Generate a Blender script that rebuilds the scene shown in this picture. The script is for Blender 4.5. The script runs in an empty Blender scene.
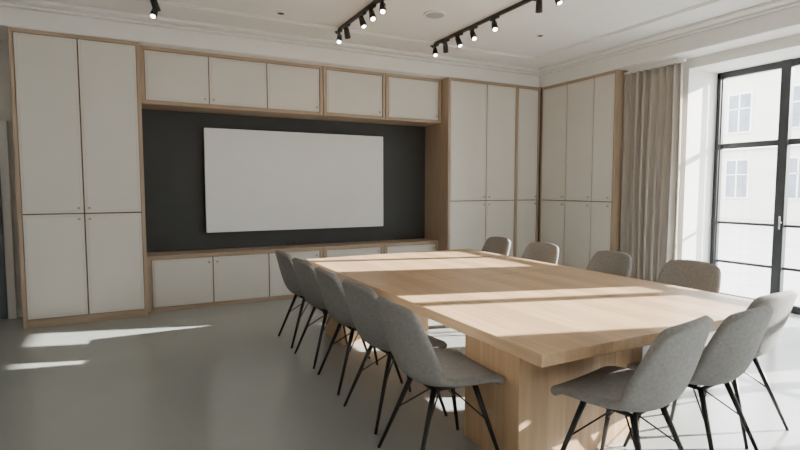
import bpy, math, random
from mathutils import Vector, Matrix
random.seed(3)
scene=bpy.context.scene
COL=scene.collection

# ---------------- materials ----------------
def newmat(name):
    m=bpy.data.materials.new(name); m.use_nodes=True
    nt=m.node_tree; b=nt.nodes.get('Principled BSDF'); return m,nt,b
def noisy(name,c1,c2,scale=(5,5,5),nscale=1.0,rough=.6,bump=0.0,detail=4,metal=0.0,spec=.5,bscale=None):
    m,nt,b=newmat(name)
    tc=nt.nodes.new('ShaderNodeTexCoord'); mp=nt.nodes.new('ShaderNodeMapping')
    mp.inputs['Scale'].default_value=scale
    n=nt.nodes.new('ShaderNodeTexNoise'); n.inputs['Scale'].default_value=nscale; n.inputs['Detail'].default_value=detail
    r=nt.nodes.new('ShaderNodeValToRGB')
    r.color_ramp.elements[0].position=.3; r.color_ramp.elements[1].position=.7
    r.color_ramp.elements[0].color=(*c1,1); r.color_ramp.elements[1].color=(*c2,1)
    nt.links.new(tc.outputs['Object'],mp.inputs[0]); nt.links.new(mp.outputs[0],n.inputs['Vector'])
    nt.links.new(n.outputs[0],r.inputs[0]); nt.links.new(r.outputs[0],b.inputs['Base Color'])
    b.inputs['Roughness'].default_value=rough; b.inputs['Metallic'].default_value=metal
    b.inputs['Specular IOR Level'].default_value=spec
    if bump:
        bp=nt.nodes.new('ShaderNodeBump'); bp.inputs['Strength'].default_value=bump; bp.inputs['Distance'].default_value=.01
        src=n
        if bscale:
            src=nt.nodes.new('ShaderNodeTexNoise'); src.inputs['Scale'].default_value=bscale
            nt.links.new(tc.outputs['Object'],src.inputs['Vector'])
        nt.links.new(src.outputs[0],bp.inputs['Height']); nt.links.new(bp.outputs[0],b.inputs['Normal'])
    return m
def wood(name,c1,c2,axis,plank_axis=None,plank=.14,rough=.45):
    sc=[14,14,14]; sc[axis]=0.9
    m=noisy(name,c1,c2,scale=tuple(sc),nscale=2.2,rough=rough,bump=.05,detail=8)
    if plank_axis is not None:
        nt=m.node_tree; b=nt.nodes['Principled BSDF']
        tc=[n for n in nt.nodes if n.type=='TEX_COORD'][0]
        rmp=[n for n in nt.nodes if n.type=='VALTORGB'][0]
        sp=nt.nodes.new('ShaderNodeSeparateXYZ'); nt.links.new(tc.outputs['Object'],sp.inputs[0])
        d=nt.nodes.new('ShaderNodeMath'); d.operation='DIVIDE'; d.inputs[1].default_value=plank
        nt.links.new(sp.outputs[plank_axis],d.inputs[0])
        fl=nt.nodes.new('ShaderNodeMath'); fl.operation='FLOOR'; nt.links.new(d.outputs[0],fl.inputs[0])
        wn=nt.nodes.new('ShaderNodeTexWhiteNoise'); wn.noise_dimensions='1D'; nt.links.new(fl.outputs[0],wn.inputs['W'])
        mr=nt.nodes.new('ShaderNodeMapRange'); mr.inputs['To Min'].default_value=.84; mr.inputs['To Max'].default_value=1.12
        nt.links.new(wn.outputs['Value'],mr.inputs['Value'])
        vm=nt.nodes.new('ShaderNodeVectorMath'); vm.operation='SCALE'
        nt.links.new(rmp.outputs[0],vm.inputs[0]); nt.links.new(mr.outputs[0],vm.inputs['Scale'])
        nt.links.new(vm.outputs[0],b.inputs['Base Color'])
    return m
M={}
M['wall']=noisy('wall_paint',(.70,.67,.63),(.74,.71,.67),nscale=.8,rough=.8)
M['white']=noisy('white_paint',(.80,.785,.76),(.83,.815,.79),nscale=.8,rough=.7)
M['ceil']=noisy('ceiling_paint',(.80,.785,.76),(.83,.815,.79),nscale=.5,rough=.85)
M['dark']=noisy('charcoal_wall_paint',(.044,.048,.050),(.050,.054,.056),nscale=1,rough=.7)
M['cream']=noisy('cream_leather',(.68,.65,.60),(.70,.67,.62),nscale=.6,rough=.5)
M['gap']=noisy('shadow_gap',(.05,.045,.04),(.06,.05,.045),rough=.8)
M['rim']=noisy('grey_trim_ring',(.42,.41,.40),(.46,.45,.44),rough=.6)
M['oakv']=wood('oak_vertical',(.36,.27,.19),(.46,.35,.255),2)
M['oakh']=wood('oak_horizontal',(.36,.27,.19),(.46,.35,.255),0)
M['table']=wood('oak_table_top',(.47,.305,.175),(.59,.40,.24),1,0,.16,.36)
M['tleg']=wood('oak_table_base',(.47,.30,.17),(.58,.395,.235),2,0,.13,.45)
M['floor']=noisy('polished_concrete',(.32,.338,.34),(.365,.378,.376),scale=(1,1,1),nscale=.9,rough=.22,detail=8,spec=.5)
M['fabric']=noisy('grey_upholstery',(.215,.21,.205),(.28,.272,.267),scale=(1,1,1),nscale=60,rough=.95,bump=.2,bscale=350)
M['black']=noisy('black_metal',(.012,.012,.013),(.018,.018,.02),rough=.4)
M['frame']=noisy('black_window_frame',(.022,.026,.032),(.030,.034,.040),rough=.45)
M['steel']=noisy('brushed_steel',(.35,.33,.30),(.45,.43,.4),rough=.35,metal=.9)
M['screen']=noisy('screen_white',(.82,.82,.84),(.84,.84,.86),rough=.55)
M['curtain']=noisy('curtain_fabric',(.43,.385,.34),(.49,.445,.395),scale=(6,6,1),nscale=3,rough=.9,bump=.1,bscale=300)
M['facade']=noisy('facade_render',(.52,.49,.44),(.58,.55,.49),nscale=.3,rough=.9)
M['fwhite']=noisy('facade_trim',(.62,.61,.58),(.67,.66,.63),nscale=.3,rough=.9)
M['fglass']=noisy('facade_glass',(.13,.15,.18),(.17,.20,.24),nscale=.3,rough=.2)
M['doorp']=noisy('door_paint',(.10,.12,.14),(.12,.14,.16),nscale=.3,rough=.4)
M['pave']=noisy('paving',(.35,.34,.32),(.42,.41,.39),nscale=.4,rough=.9)
def emis(name,c,s):
    m=bpy.data.materials.new(name); m.use_nodes=True; b=m.node_tree.nodes['Principled BSDF']
    b.inputs['Emission Color'].default_value=(*c,1); b.inputs['Emission Strength'].default_value=s; return m
M['lamp']=emis('lamp_lens',(1,.95,.85),20)
g=bpy.data.materials.new('window_glass'); g.use_nodes=True; nt=g.node_tree; nt.nodes.clear()
o=nt.nodes.new('ShaderNodeOutputMaterial'); mx=nt.nodes.new('ShaderNodeMixShader'); t=nt.nodes.new('ShaderNodeBsdfTransparent'); gl=nt.nodes.new('ShaderNodeBsdfGlossy')
gl.inputs['Roughness'].default_value=.02; t.inputs[0].default_value=(.95,.97,.97,1); mx.inputs[0].default_value=.06
nt.links.new(t.outputs[0],mx.inputs[1]); nt.links.new(gl.outputs[0],mx.inputs[2]); nt.links.new(mx.outputs[0],o.inputs[0]); M['glass']=g

# ---------------- mesh builder ----------------
class MB:
    def __init__(s): s.v=[];s.f=[];s.m=[];s.mats=[];s.sm=[]
    def mi(s,k):
        if k not in s.mats: s.mats.append(k)
        return s.mats.index(k)
    def box(s,x0,x1,y0,y1,z0,z1,k):
        n=len(s.v); x0,x1=sorted((x0,x1)); y0,y1=sorted((y0,y1)); z0,z1=sorted((z0,z1))
        s.v+= [(x0,y0,z0),(x1,y0,z0),(x1,y1,z0),(x0,y1,z0),(x0,y0,z1),(x1,y0,z1),(x1,y1,z1),(x0,y1,z1)]
        for f in [(3,2,1,0),(4,5,6,7),(0,1,5,4),(1,2,6,5),(2,3,7,6),(3,0,4,7)]:
            s.f.append(tuple(n+i for i in f)); s.m.append(s.mi(k)); s.sm.append(False)
    def tube(s,p0,p1,r0,r1,k,n=14,cap=None):
        p0=Vector(p0);p1=Vector(p1);d=(p1-p0).normalized()
        a=d.orthogonal().normalized(); b=d.cross(a); base=len(s.v)
        for p,r in((p0,r0),(p1,r1)):
            for i in range(n):
                t=2*math.pi*i/n; s.v.append(tuple(p+a*math.cos(t)*r+b*math.sin(t)*r))
        for i in range(n):
            j=(i+1)%n; s.f.append((base+i,base+j,base+n+j,base+n+i)); s.m.append(s.mi(k)); s.sm.append(True)
        s.f.append(tuple(base+i for i in reversed(range(n)))); s.m.append(s.mi(k)); s.sm.append(False)
        s.f.append(tuple(base+n+i for i in range(n))); s.m.append(s.mi(cap or k)); s.sm.append(False)
    def mesh(s,name):
        me=bpy.data.meshes.new(name); me.from_pydata(s.v,[],s.f)
        for k in s.mats: me.materials.append(M[k])
        for p,mi,sm in zip(me.polygons,s.m,s.sm): p.material_index=mi; p.use_smooth=sm
        me.update(); return me
    def obj(s,name,bevel=0,parent=None):
        ob=bpy.data.objects.new(name,s.mesh(name)); COL.objects.link(ob)
        if bevel:
            b=ob.modifiers.new('bevel','BEVEL'); b.width=bevel; b.segments=2; b.limit_method='ANGLE'
        if parent: ob.parent=parent
        return ob
def empty(name,loc=(0,0,0)):
    e=bpy.data.objects.new(name,None); e.location=loc; COL.objects.link(e); return e

# ---------------- room shell ----------------
XL,YB,YR,CZ=-2.5,7.3,-4.0,3.40
XW,XO=6.4,7.15
b=MB(); b.box(XL-.2,XO,YR-.2,YB+.2,-.2,0,'floor'); b.obj('floor')
b=MB(); b.box(XL-.2,XO+.1,YR-.2,YB+.2,CZ,CZ+.2,'ceil'); b.obj('ceiling')
b=MB(); b.box(XL-.2,XO,YB,YB+.2,0,CZ,'wall'); b.box(.15,4.25,YB-.012,YB,.4,2.7,'dark'); b.obj('wall_back')
b=MB(); b.box(XL-.2,XL,YR,YB,0,CZ,'wall'); b.obj('wall_left')
b=MB(); b.box(XL-.2,XO,YR-.2,YR,0,CZ,'wall'); b.obj('wall_front')
WZ=3.02
wins=[(2.62,4.28),(.35,2.15),(-1.8,-.2),(-3.8,-2.4)]
b=MB()
b.box(XW,XO,4.28,YB,0,CZ,'white')
for i,(a,c) in enumerate(wins):
    nxt=wins[i+1][1] if i+1<len(wins) else YR
    b.box(XW,XO,nxt,a,0,CZ,'white')
    b.box(XW,XO,a,c,WZ,CZ,'white')
b.obj('wall_right')
def window(name,y0,y1):
    r=empty(name)
    X0,X1=7.0,7.06
    f=MB()
    f.box(X0,X1,y0,y1,0,.09,'frame'); f.box(X0,X1,y0,y1,WZ-.08,WZ,'frame')
    f.box(X0,X1,y0,y0+.05,0,WZ,'frame'); f.box(X0,X1,y1-.05,y1,0,WZ,'frame')
    ym=(y0+y1)/2
    f.box(X0-.02,X1,ym-.055,ym+.055,0,WZ,'frame')
    for yy in (y0+.065,y1-.09): f.box(X0-.015,X1-.02,yy,yy+.025,.09,WZ-.08,'frame')
    for z,w in((.52,.016),(1.04,.016),(2.05,.035)):
        f.box(X0+.01,X1-.01,y0,y1,z-w,z+w,'frame')
    f.tube((X0-.06,ym-.03,1.0),(X0-.06,ym-.03,1.16),.009,.009,'steel'); f.box(X0-.06,X0,ym-.04,ym-.02,1.07,1.09,'steel')
    f.obj('frame',.004,r)
    gm=MB(); gm.box(X0+.032,X0+.038,y0+.03,y1-.03,.05,WZ-.04,'glass'); gm.obj('glass_pane',0,r)
for i,(a,c) in enumerate(wins): window('window_%d'%(i+1),a,c)

d=empty('door_1'); f=MB()
f.box(-2.3,-1.2,7.24,7.295,0,2.25,'white'); f.obj('door_frame',.004,d)
f=MB(); f.box(-2.22,-1.28,7.215,7.24,0.01,2.17,'doorp'); f.tube((-1.36,7.19,.95),(-1.36,7.19,1.15),.012,.012,'steel'); f.box(-1.37,-1.35,7.19,7.22,1.04,1.06,'steel'); f.obj('door_leaf',.004,d)

# cornice trims (flat fascia + one bead + shallow crown)
b=MB()
b.box(XL,XW,6.62,YB,3.14,3.33,'white')
b.box(XL,XW,6.57,YB,3.33,3.36,'white')
b.box(XL,XW,6.46,YB,3.36,CZ,'white'); b.obj('trim_1',.012)
b=MB()
b.box(6.02,XW,YR,6.62,3.14,3.33,'white'); b.box(5.97,XW,YR,6.57,3.33,3.36,'white')
b.box(5.86,XW,YR,6.46,3.36,CZ,'white'); b.obj('trim_2',.012)
b=MB()
for (w,z) in((.0,.012),(.05,.024)):
    a=.10-w
    b.box(XL+.5,5.35,5.98-a/2,5.98+a/2,CZ-z,CZ,'white'); b.box(5.35-a/2,5.35+a/2,-3.5,5.98+a/2,CZ-z,CZ,'white')
b.obj('trim_3',.004)
b=MB(); b.box(XL,XL+.015,YR,YB,0,.1,'white'); b.obj('baseboard_left',.004)
b=MB(); b.box(XL+.015,-2.3,YB-.015,YB,0,.1,'white'); b.box(-1.2,-1.05,YB-.015,YB,0,.1,'white'); b.obj('baseboard_back',.004)
b=MB(); b.box(XL+.015,XW,YR,YR+.015,0,.1,'white'); b.obj('baseboard_front',.004)
b=MB(); b.box(XW-.015,XW,4.29,5.08,0,.1,'white'); 
for i,(a,c) in enumerate(wins):
    nxt=wins[i+1][1] if i+1<len(wins) else YR+.02
    b.box(XW-.015,XW,nxt,a,0,.1,'white')
b.obj('baseboard_right',.004)

# ---------------- cabinets ----------------
def door_y(b,x0,x1,z0,z1,yf,oak='oakv'):
    g=.003
    x0+=g;x1-=g;z0+=g;z1-=g
    b.box(x0,x1,yf+.010,yf+.03,z0,z1,oak)
    e=.005; x0+=e;x1-=e;z0+=e;z1-=e
    w=.022
    b.box(x0,x1,yf,yf+.012,z0,z0+w,'cream'); b.box(x0,x1,yf,yf+.012,z1-w,z1,'cream')
    b.box(x0,x0+w,yf,yf+.012,z0+w,z1-w,'cream'); b.box(x1-w,x1,yf,yf+.012,z0+w,z1-w,'cream')
    h=w+.0015
    b.box(x0+h,x1-h,yf,yf+.012,z0+h,z1-h,'cream')
    b.box(x0+w-.001,x1-w+.001,yf+.004,yf+.011,z0+w-.001,z1-w+.001,'oakv')
def knob_y(b,x,z,yf):
    b.tube((x,yf+.002,z),(x,yf-.022,z),.006,.006,'steel',10); b.tube((x,yf-.018,z),(x,yf-.028,z),.014,.014,'steel',14)
TOP=3.14
def tall(name,x0,x1,yf,cols,zs=1.25,side=.035):
    r=empty(name); c=MB()
    c.box(x0+side-.01,x1-side+.01,yf+.034,YB-.014,.02,TOP-.01,'gap')
    c.box(x0,x0+side,yf,YB-.014,0,TOP,'oakv'); c.box(x1-side,x1,yf,YB-.014,0,TOP,'oakv')
    c.box(x0+side,x1-side,yf+.004,YB-.014,TOP-.04,TOP,'oakh'); c.box(x0+side,x1-side,yf+.01,yf+.04,0,.09,'oakh')
    c.obj('carcass',.002,r)
    d=MB()
    for i,(a,e) in enumerate(cols):
        door_y(d,a,e,.09,zs,yf); door_y(d,a,e,zs,TOP-.04,yf)
        kx=(e-.05) if i%2==0 else (a+.05)
        knob_y(d,kx,zs+.06,yf); knob_y(d,kx,zs-.06,yf)
    d.obj('doors',.002,r)
    return r
tall('tall_cabinet',-1.05,.15,6.65,[(-1.015,-.45),(-.45,.115)],1.22)
r=tall('tall_cabinet',4.25,6.04,6.60,[(4.285,4.96),(4.96,5.53),(5.58,6.0)],1.30)
c=MB(); c.box(5.53,5.58,6.598,6.66,0,TOP,'oakv'); c.obj('stile',.002,r)
r=empty('tall_cabinet'); c=MB(); XF=6.05; ya,yb=5.10,6.58
c.box(XF+.034,XW-.012,ya+.03,yb-.02,.02,TOP-.01,'gap'); c.box(XF,XW-.005,ya,ya+.035,0,TOP,'oakv'); c.box(XF,XF+.034,6.555,yb,0,TOP,'oakv')
c.box(XF+.004,XW-.005,ya+.035,yb,TOP-.04,TOP,'oakh'); c.box(XF+.01,XF+.04,ya+.035,yb,0,.09,'oakh'); c.obj('carcass',.002,r)
d=MB()
edges=[5.135,5.50,6.02,6.555]
for i in range(3):
    for z0,z1 in((.09,1.30),(1.30,TOP-.04)):
        t=MB(); y0,y1=edges[i],edges[i+1]
        door_y(t,-y1,-y0,z0,z1,XF)
        n=len(d.v); d.v+=[(y,-x,z) for (x,y,z) in t.v]
        d.f+=[tuple(n+q for q in f) for f in t.f]; d.m+=[d.mi(t.mats[q]) for q in t.m]; d.sm+=t.sm
    ky=edges[i]+.05
    for z in(1.24,1.36):
        d.tube((XF+.002,ky,z),(XF-.022,ky,z),.006,.006,'steel',10); d.tube((XF-.018,ky,z),(XF-.028,ky,z),.014,.014,'steel')
d.obj('doors',.002,r)

def boxcab(name,x0,x1,yf,z0,z1,n,fr=.04,knobz=None):
    r=empty(name); c=MB()
    c.box(x0+.01,x1-.01,yf+.034,YB-.016,z0+.01,z1-.01,'gap')
    c.box(x0,x0+fr,yf-.005,YB-.014,z0,z1,'oakv'); c.box(x1-fr,x1,yf-.005,YB-.014,z0,z1,'oakv')
    c.box(x0+fr,x1-fr,yf-.005,YB-.014,z0,z0+fr,'oakh'); c.box(x0+fr,x1-fr,yf-.005,YB-.014,z1-fr,z1,'oakh'); c.obj('carcass',.002,r)
    d=MB(); w=(x1-x0-2*fr)/n
    for i in range(n):
        a=x0+fr+i*w; door_y(d,a,a+w,z0+fr,z1-fr,yf); knob_y(d,a+w-.05 if i%2==0 else a+.05,knobz,yf)
    d.obj('doors',.002,r)
mods=[(.155,2.36,3),(2.37,3.30,1),(3.31,4.245,1)]
for a,e,n in mods:
    boxcab('overhead_cabinet',a,e,6.80,2.48,TOP,n,knobz=2.58)
for a,e,n in mods:
    boxcab('low_sideboard',a,e,6.86,0.0,.68,n,.045,knobz=.57)

r=empty('presentation_screen'); s=MB()
s.box(.88,3.46,7.20,7.245,.91,2.28,'screen'); s.obj('panel',.006,r)
s=MB(); s.box(.98,3.36,7.246,7.287,1.0,2.2,'black'); s.obj('wall_mount',0,r)

# ---------------- curtain ----------------
def curtain(name,y0,y1,x,z0,z1,folds):
    me=bpy.data.meshes.new(name); v=[];f=[]; nu=folds*14; nz=24
    for j in range(nz+1):
        tz=j/nz; z=z1+(z0-z1)*tz
        for i in range(nu+1):
            u=i/nu; ph=u*folds*2*math.pi
            amp=.040+.020*tz+.010*math.sin(u*9+2)
            yy=y0+(y1-y0)*(u+.006*math.sin(ph*.5+tz*3))
            v.append((x+amp*math.sin(ph+.35*math.sin(tz*2.5+u*7))+.01*math.sin(5*u+4*tz),yy+.012*math.cos(ph*2),z))
    for j in range(nz):
        for i in range(nu):
            a=j*(nu+1)+i; f.append((a,a+1,a+nu+2,a+nu+1))
    me.from_pydata(v,[],f); me.materials.append(M['curtain'])
    for p in me.polygons:p.use_smooth=True
    ob=bpy.data.objects.new('drape',me); COL.objects.link(ob)
    so=ob.modifiers.new('s','SOLIDIFY'); so.thickness=.006
    r=empty(name); ob.parent=r
    q=MB(); q.box(x-.02,x+.02,y0-.05,y1+.01,z1,z1+.03,'white'); q.box(x-.01,x+.01,y0+.05,y1-.05,z1+.03,3.14,'white'); q.obj('curtain_rail',.003,r)
curtain('curtain',4.24,5.07,6.18,.005,3.07,8)
curtain('curtain',1.78,2.40,6.18,.005,3.07,6)  # out of view, added to block a sun stripe on the left floor

# ---------------- table ----------------
r=empty('conference_table')
TX0,TX1,TY0,TY1=1.62,3.70,1.73,5.28
t=MB(); t.box(TX0,TX1,TY0,3.562,.69,.75,'table'); t.obj('table_top_near',.004,r)
t=MB(); t.box(TX0,TX1,3.568,TY1,.69,.75,'table'); t.obj('table_top_far',.004,r)
for n,y0,y1 in(('base_near',2.03,2.52),('base_far',4.55,5.03)):
    t=MB(); t.box(1.75,2.70,y0,y1,0,.69,'tleg'); t.obj(n,.004,r)
t=MB(); t.box(2.1,2.45,2.52,4.55,.58,.69,'tleg'); t.obj('beam',.004,r)

# ---------------- chairs ----------------
prof=[(.245,.415,.200,0),(.235,.445,.222,.004),(.19,.462,.236,.012),(.08,.458,.246,.022),(-.05,.448,.250,.040),(-.145,.452,.254,.070),(-.200,.490,.256,.088),(-.232,.560,.254,.088),(-.258,.650,.250,.074),(-.280,.745,.238,.054),(-.298,.825,.214,.036),(-.306,.865,.182,.022)]
def shell_mesh():
    v=[];f=[];nt_=12
    P=prof
    for k,(y,z,hw,cu) in enumerate(P):
        a=P[max(k-1,0)];c=P[min(k+1,len(P)-1)]
        ty,tz=c[0]-a[0],c[1]-a[1]; L=math.hypot(ty,tz); ny,nz=tz/L,-ty/L
        if nz<-.1 : ny,nz=-ny,-nz
        for i in range(nt_+1):
            t=-1+2*i/nt_
            c_=cu*abs(t)**2.3
            drop=0
            if k==len(P)-1: drop=.030*abs(t)**3
            v.append((hw*t,y+ny*c_,z+nz*c_-drop))
    w=nt_+1
    for k in range(len(P)-1):
        for i in range(nt_):
            f.append((k*w+i,k*w+i+1,(k+1)*w+i+1,(k+1)*w+i))
    me=bpy.data.meshes.new('chair_shell'); me.from_pydata(v,[],f); me.materials.append(M['fabric'])
    for p in me.polygons:p.use_smooth=True
    return me
SH=shell_mesh()
l=MB()
for sx in(-1,1):
    for sy,ty,fy in((1,.12,.235),(-1,-.11,-.265)):
        l.tube((sx*.12,ty,.425),(sx*.225,fy,0),.015,.009,'black',12)
    l.tube((sx*.12,.12,.42),(sx*.12,-.11,.42),.010,.010,'black',8)
for sy in(.12,-.11): l.tube((-.12,sy,.42),(.12,sy,.42),.010,.010,'black',8)
def lp(sx,ty,fy,k): return (sx*(.12+(.225-.12)*k),ty+(fy-ty)*k,.425*(1-k))
for sx in(-1,1):
    for ty,fy in((.12,.235),(-.11,-.265)):
        l.tube(lp(sx,ty,fy,.45),(0,0.005,.405),.0045,.0045,'black',8)
l.box(-.06,.06,-.06,.07,.40,.425,'black')
LG=l.mesh('chair_legs')
def chair(x,y,rot,sc=1.04):
    r=empty('conference_chair',(x,y,0)); r.rotation_euler[2]=math.radians(rot); r.scale=(sc,)*3
    s=bpy.data.objects.new('shell',SH); COL.objects.link(s); s.parent=r
    m=s.modifiers.new('so','SOLIDIFY'); m.thickness=.044; m.offset=0
    m=s.modifiers.new('ss','SUBSURF'); m.levels=2; m.render_levels=2
    g=bpy.data.objects.new('legs',LG); COL.objects.link(g); g.parent=r
for i,y in enumerate([2.38,3.03,3.68,4.31,4.92]): chair([1.50,1.55,1.57,1.57,1.57][i],y,-90+[-3,2,-1,3,0][i],[1.06,1.05,1.04,1.04,1.04][i])
for i,y in enumerate([2.64,3.42,4.30,5.06]): chair([3.84,3.77,3.75,3.72][i],y,90+[4,-5,3,-2][i],1.04)
chair(2.13,1.70,10,1.07); chair(2.76,1.76,5); chair(3.33,1.92,2)

# ---------------- ceiling fixtures ----------------
def track(x,y0,y1,ys):
    r=empty('track_spotlight_rail'); t=MB()
    t.box(x-.018,x+.018,y0,y1,CZ-.035,CZ,'black'); t.obj('rail',.002,r)
    h=MB()
    for i,y in enumerate(ys):
        h.box(x-.014,x+.014,y-.07,y+.07,CZ-.055,CZ-.033,'black')
        h.tube((x,y,CZ-.05),(x,y,CZ-.10),.008,.008,'black',8)
        dx=[-.25,.3,.1,-.1][i%4]; d=Vector((dx,[-.5,.35,-.35,-.55][i%4],-.8)).normalized()
        c=Vector((x,y,CZ-.125))
        h.tube(c-d*.055,c+d*.055,.030,.036,'black',16); h.tube(c+d*.054,c+d*.0565,.024,.024,'lamp',16)
        h.tube(c-d*.075,c-d*.055,.018,.030,'black',16)
    h.obj('spot_heads',0,r)
track(2.28,3.0,6.05,[5.95,5.7,5.25,5.0,4.75,3.9,3.4])
track(3.62,2.6,6.05,[5.95,5.7,5.4,5.1,4.7,4.0,3.75,3.2])
track(.28,3.0,6.05,[5.95,5.7,5.0,4.2])
t=MB(); t.tube((3.03,4.99,CZ),(3.03,4.99,CZ-.014),.125,.12,'white',40); t.tube((3.03,4.99,CZ-.014),(3.03,4.99,CZ-.018),.10,.10,'rim',40); t.obj('ceiling_speaker')
for x,y in((4.6,5.05),(1.52,5.72)):
    t=MB(); t.tube((x,y,CZ),(x,y,CZ-.012),.05,.048,'white',24); t.tube((x,y,CZ-.012),(x,y,CZ-.014),.035,.035,'gap',24); t.obj('recessed_downlight')

# ---------------- exterior ----------------
b=MB(); b.box(XO,60,-40,50,-.4,-.2,'pave'); b.obj('ground_outside')
r=empty('neighbour_building'); b=MB(); b.box(30,36,-6,40,-.2,8.0,'facade'); b.box(29.8,30,-6,40,7.7,8.1,'fwhite'); b.box(29.85,30,-6,40,3.6,3.8,'fwhite'); b.obj('facade',0,r)
b=MB()
for y in range(-4,40,3):
    for z in(1.0,4.6):
        b.box(29.93,30,y-.65,y+.65,z-.1,z+2.1,'fwhite'); b.box(29.9,29.96,y-.55,y+.55,z,z+2,'fglass'); b.box(29.88,29.97,y-.04,y+.04,z,z+2,'fwhite')
        b.box(29.88,29.97,y-.55,y+.55,z+1.2,z+1.26,'fwhite')
b.obj('facade_windows',0,r)

# ---------------- lights ----------------
w=bpy.data.worlds.new('World'); scene.world=w; w.use_nodes=True
bg=w.node_tree.nodes['Background']; bg.inputs[0].default_value=(.94,.97,1,1); bg.inputs[1].default_value=16
L=bpy.data.lights.new('sun','SUN'); L.energy=52; L.angle=math.radians(.5); L.color=(1,.93,.84)
so=bpy.data.objects.new('sun',L); COL.objects.link(so); so.location=(12,0,8)
so.rotation_euler=Vector((-1,.30,-.37)).to_track_quat('-Z','Y').to_euler()

# ---------------- camera ----------------
cd=bpy.data.cameras.new('camera'); cam=bpy.data.objects.new('camera',cd); COL.objects.link(cam)
cd.sensor_width=36; cd.lens=36*518/800; cd.clip_start=.05
cam.location=(0,0,1.5)
yw,pt=math.radians(27.5),math.radians(4.1)
cam.rotation_euler=Vector((math.sin(yw)*math.cos(pt),math.cos(yw)*math.cos(pt),-math.sin(pt))).to_track_quat('-Z','Y').to_euler()
scene.camera=cam
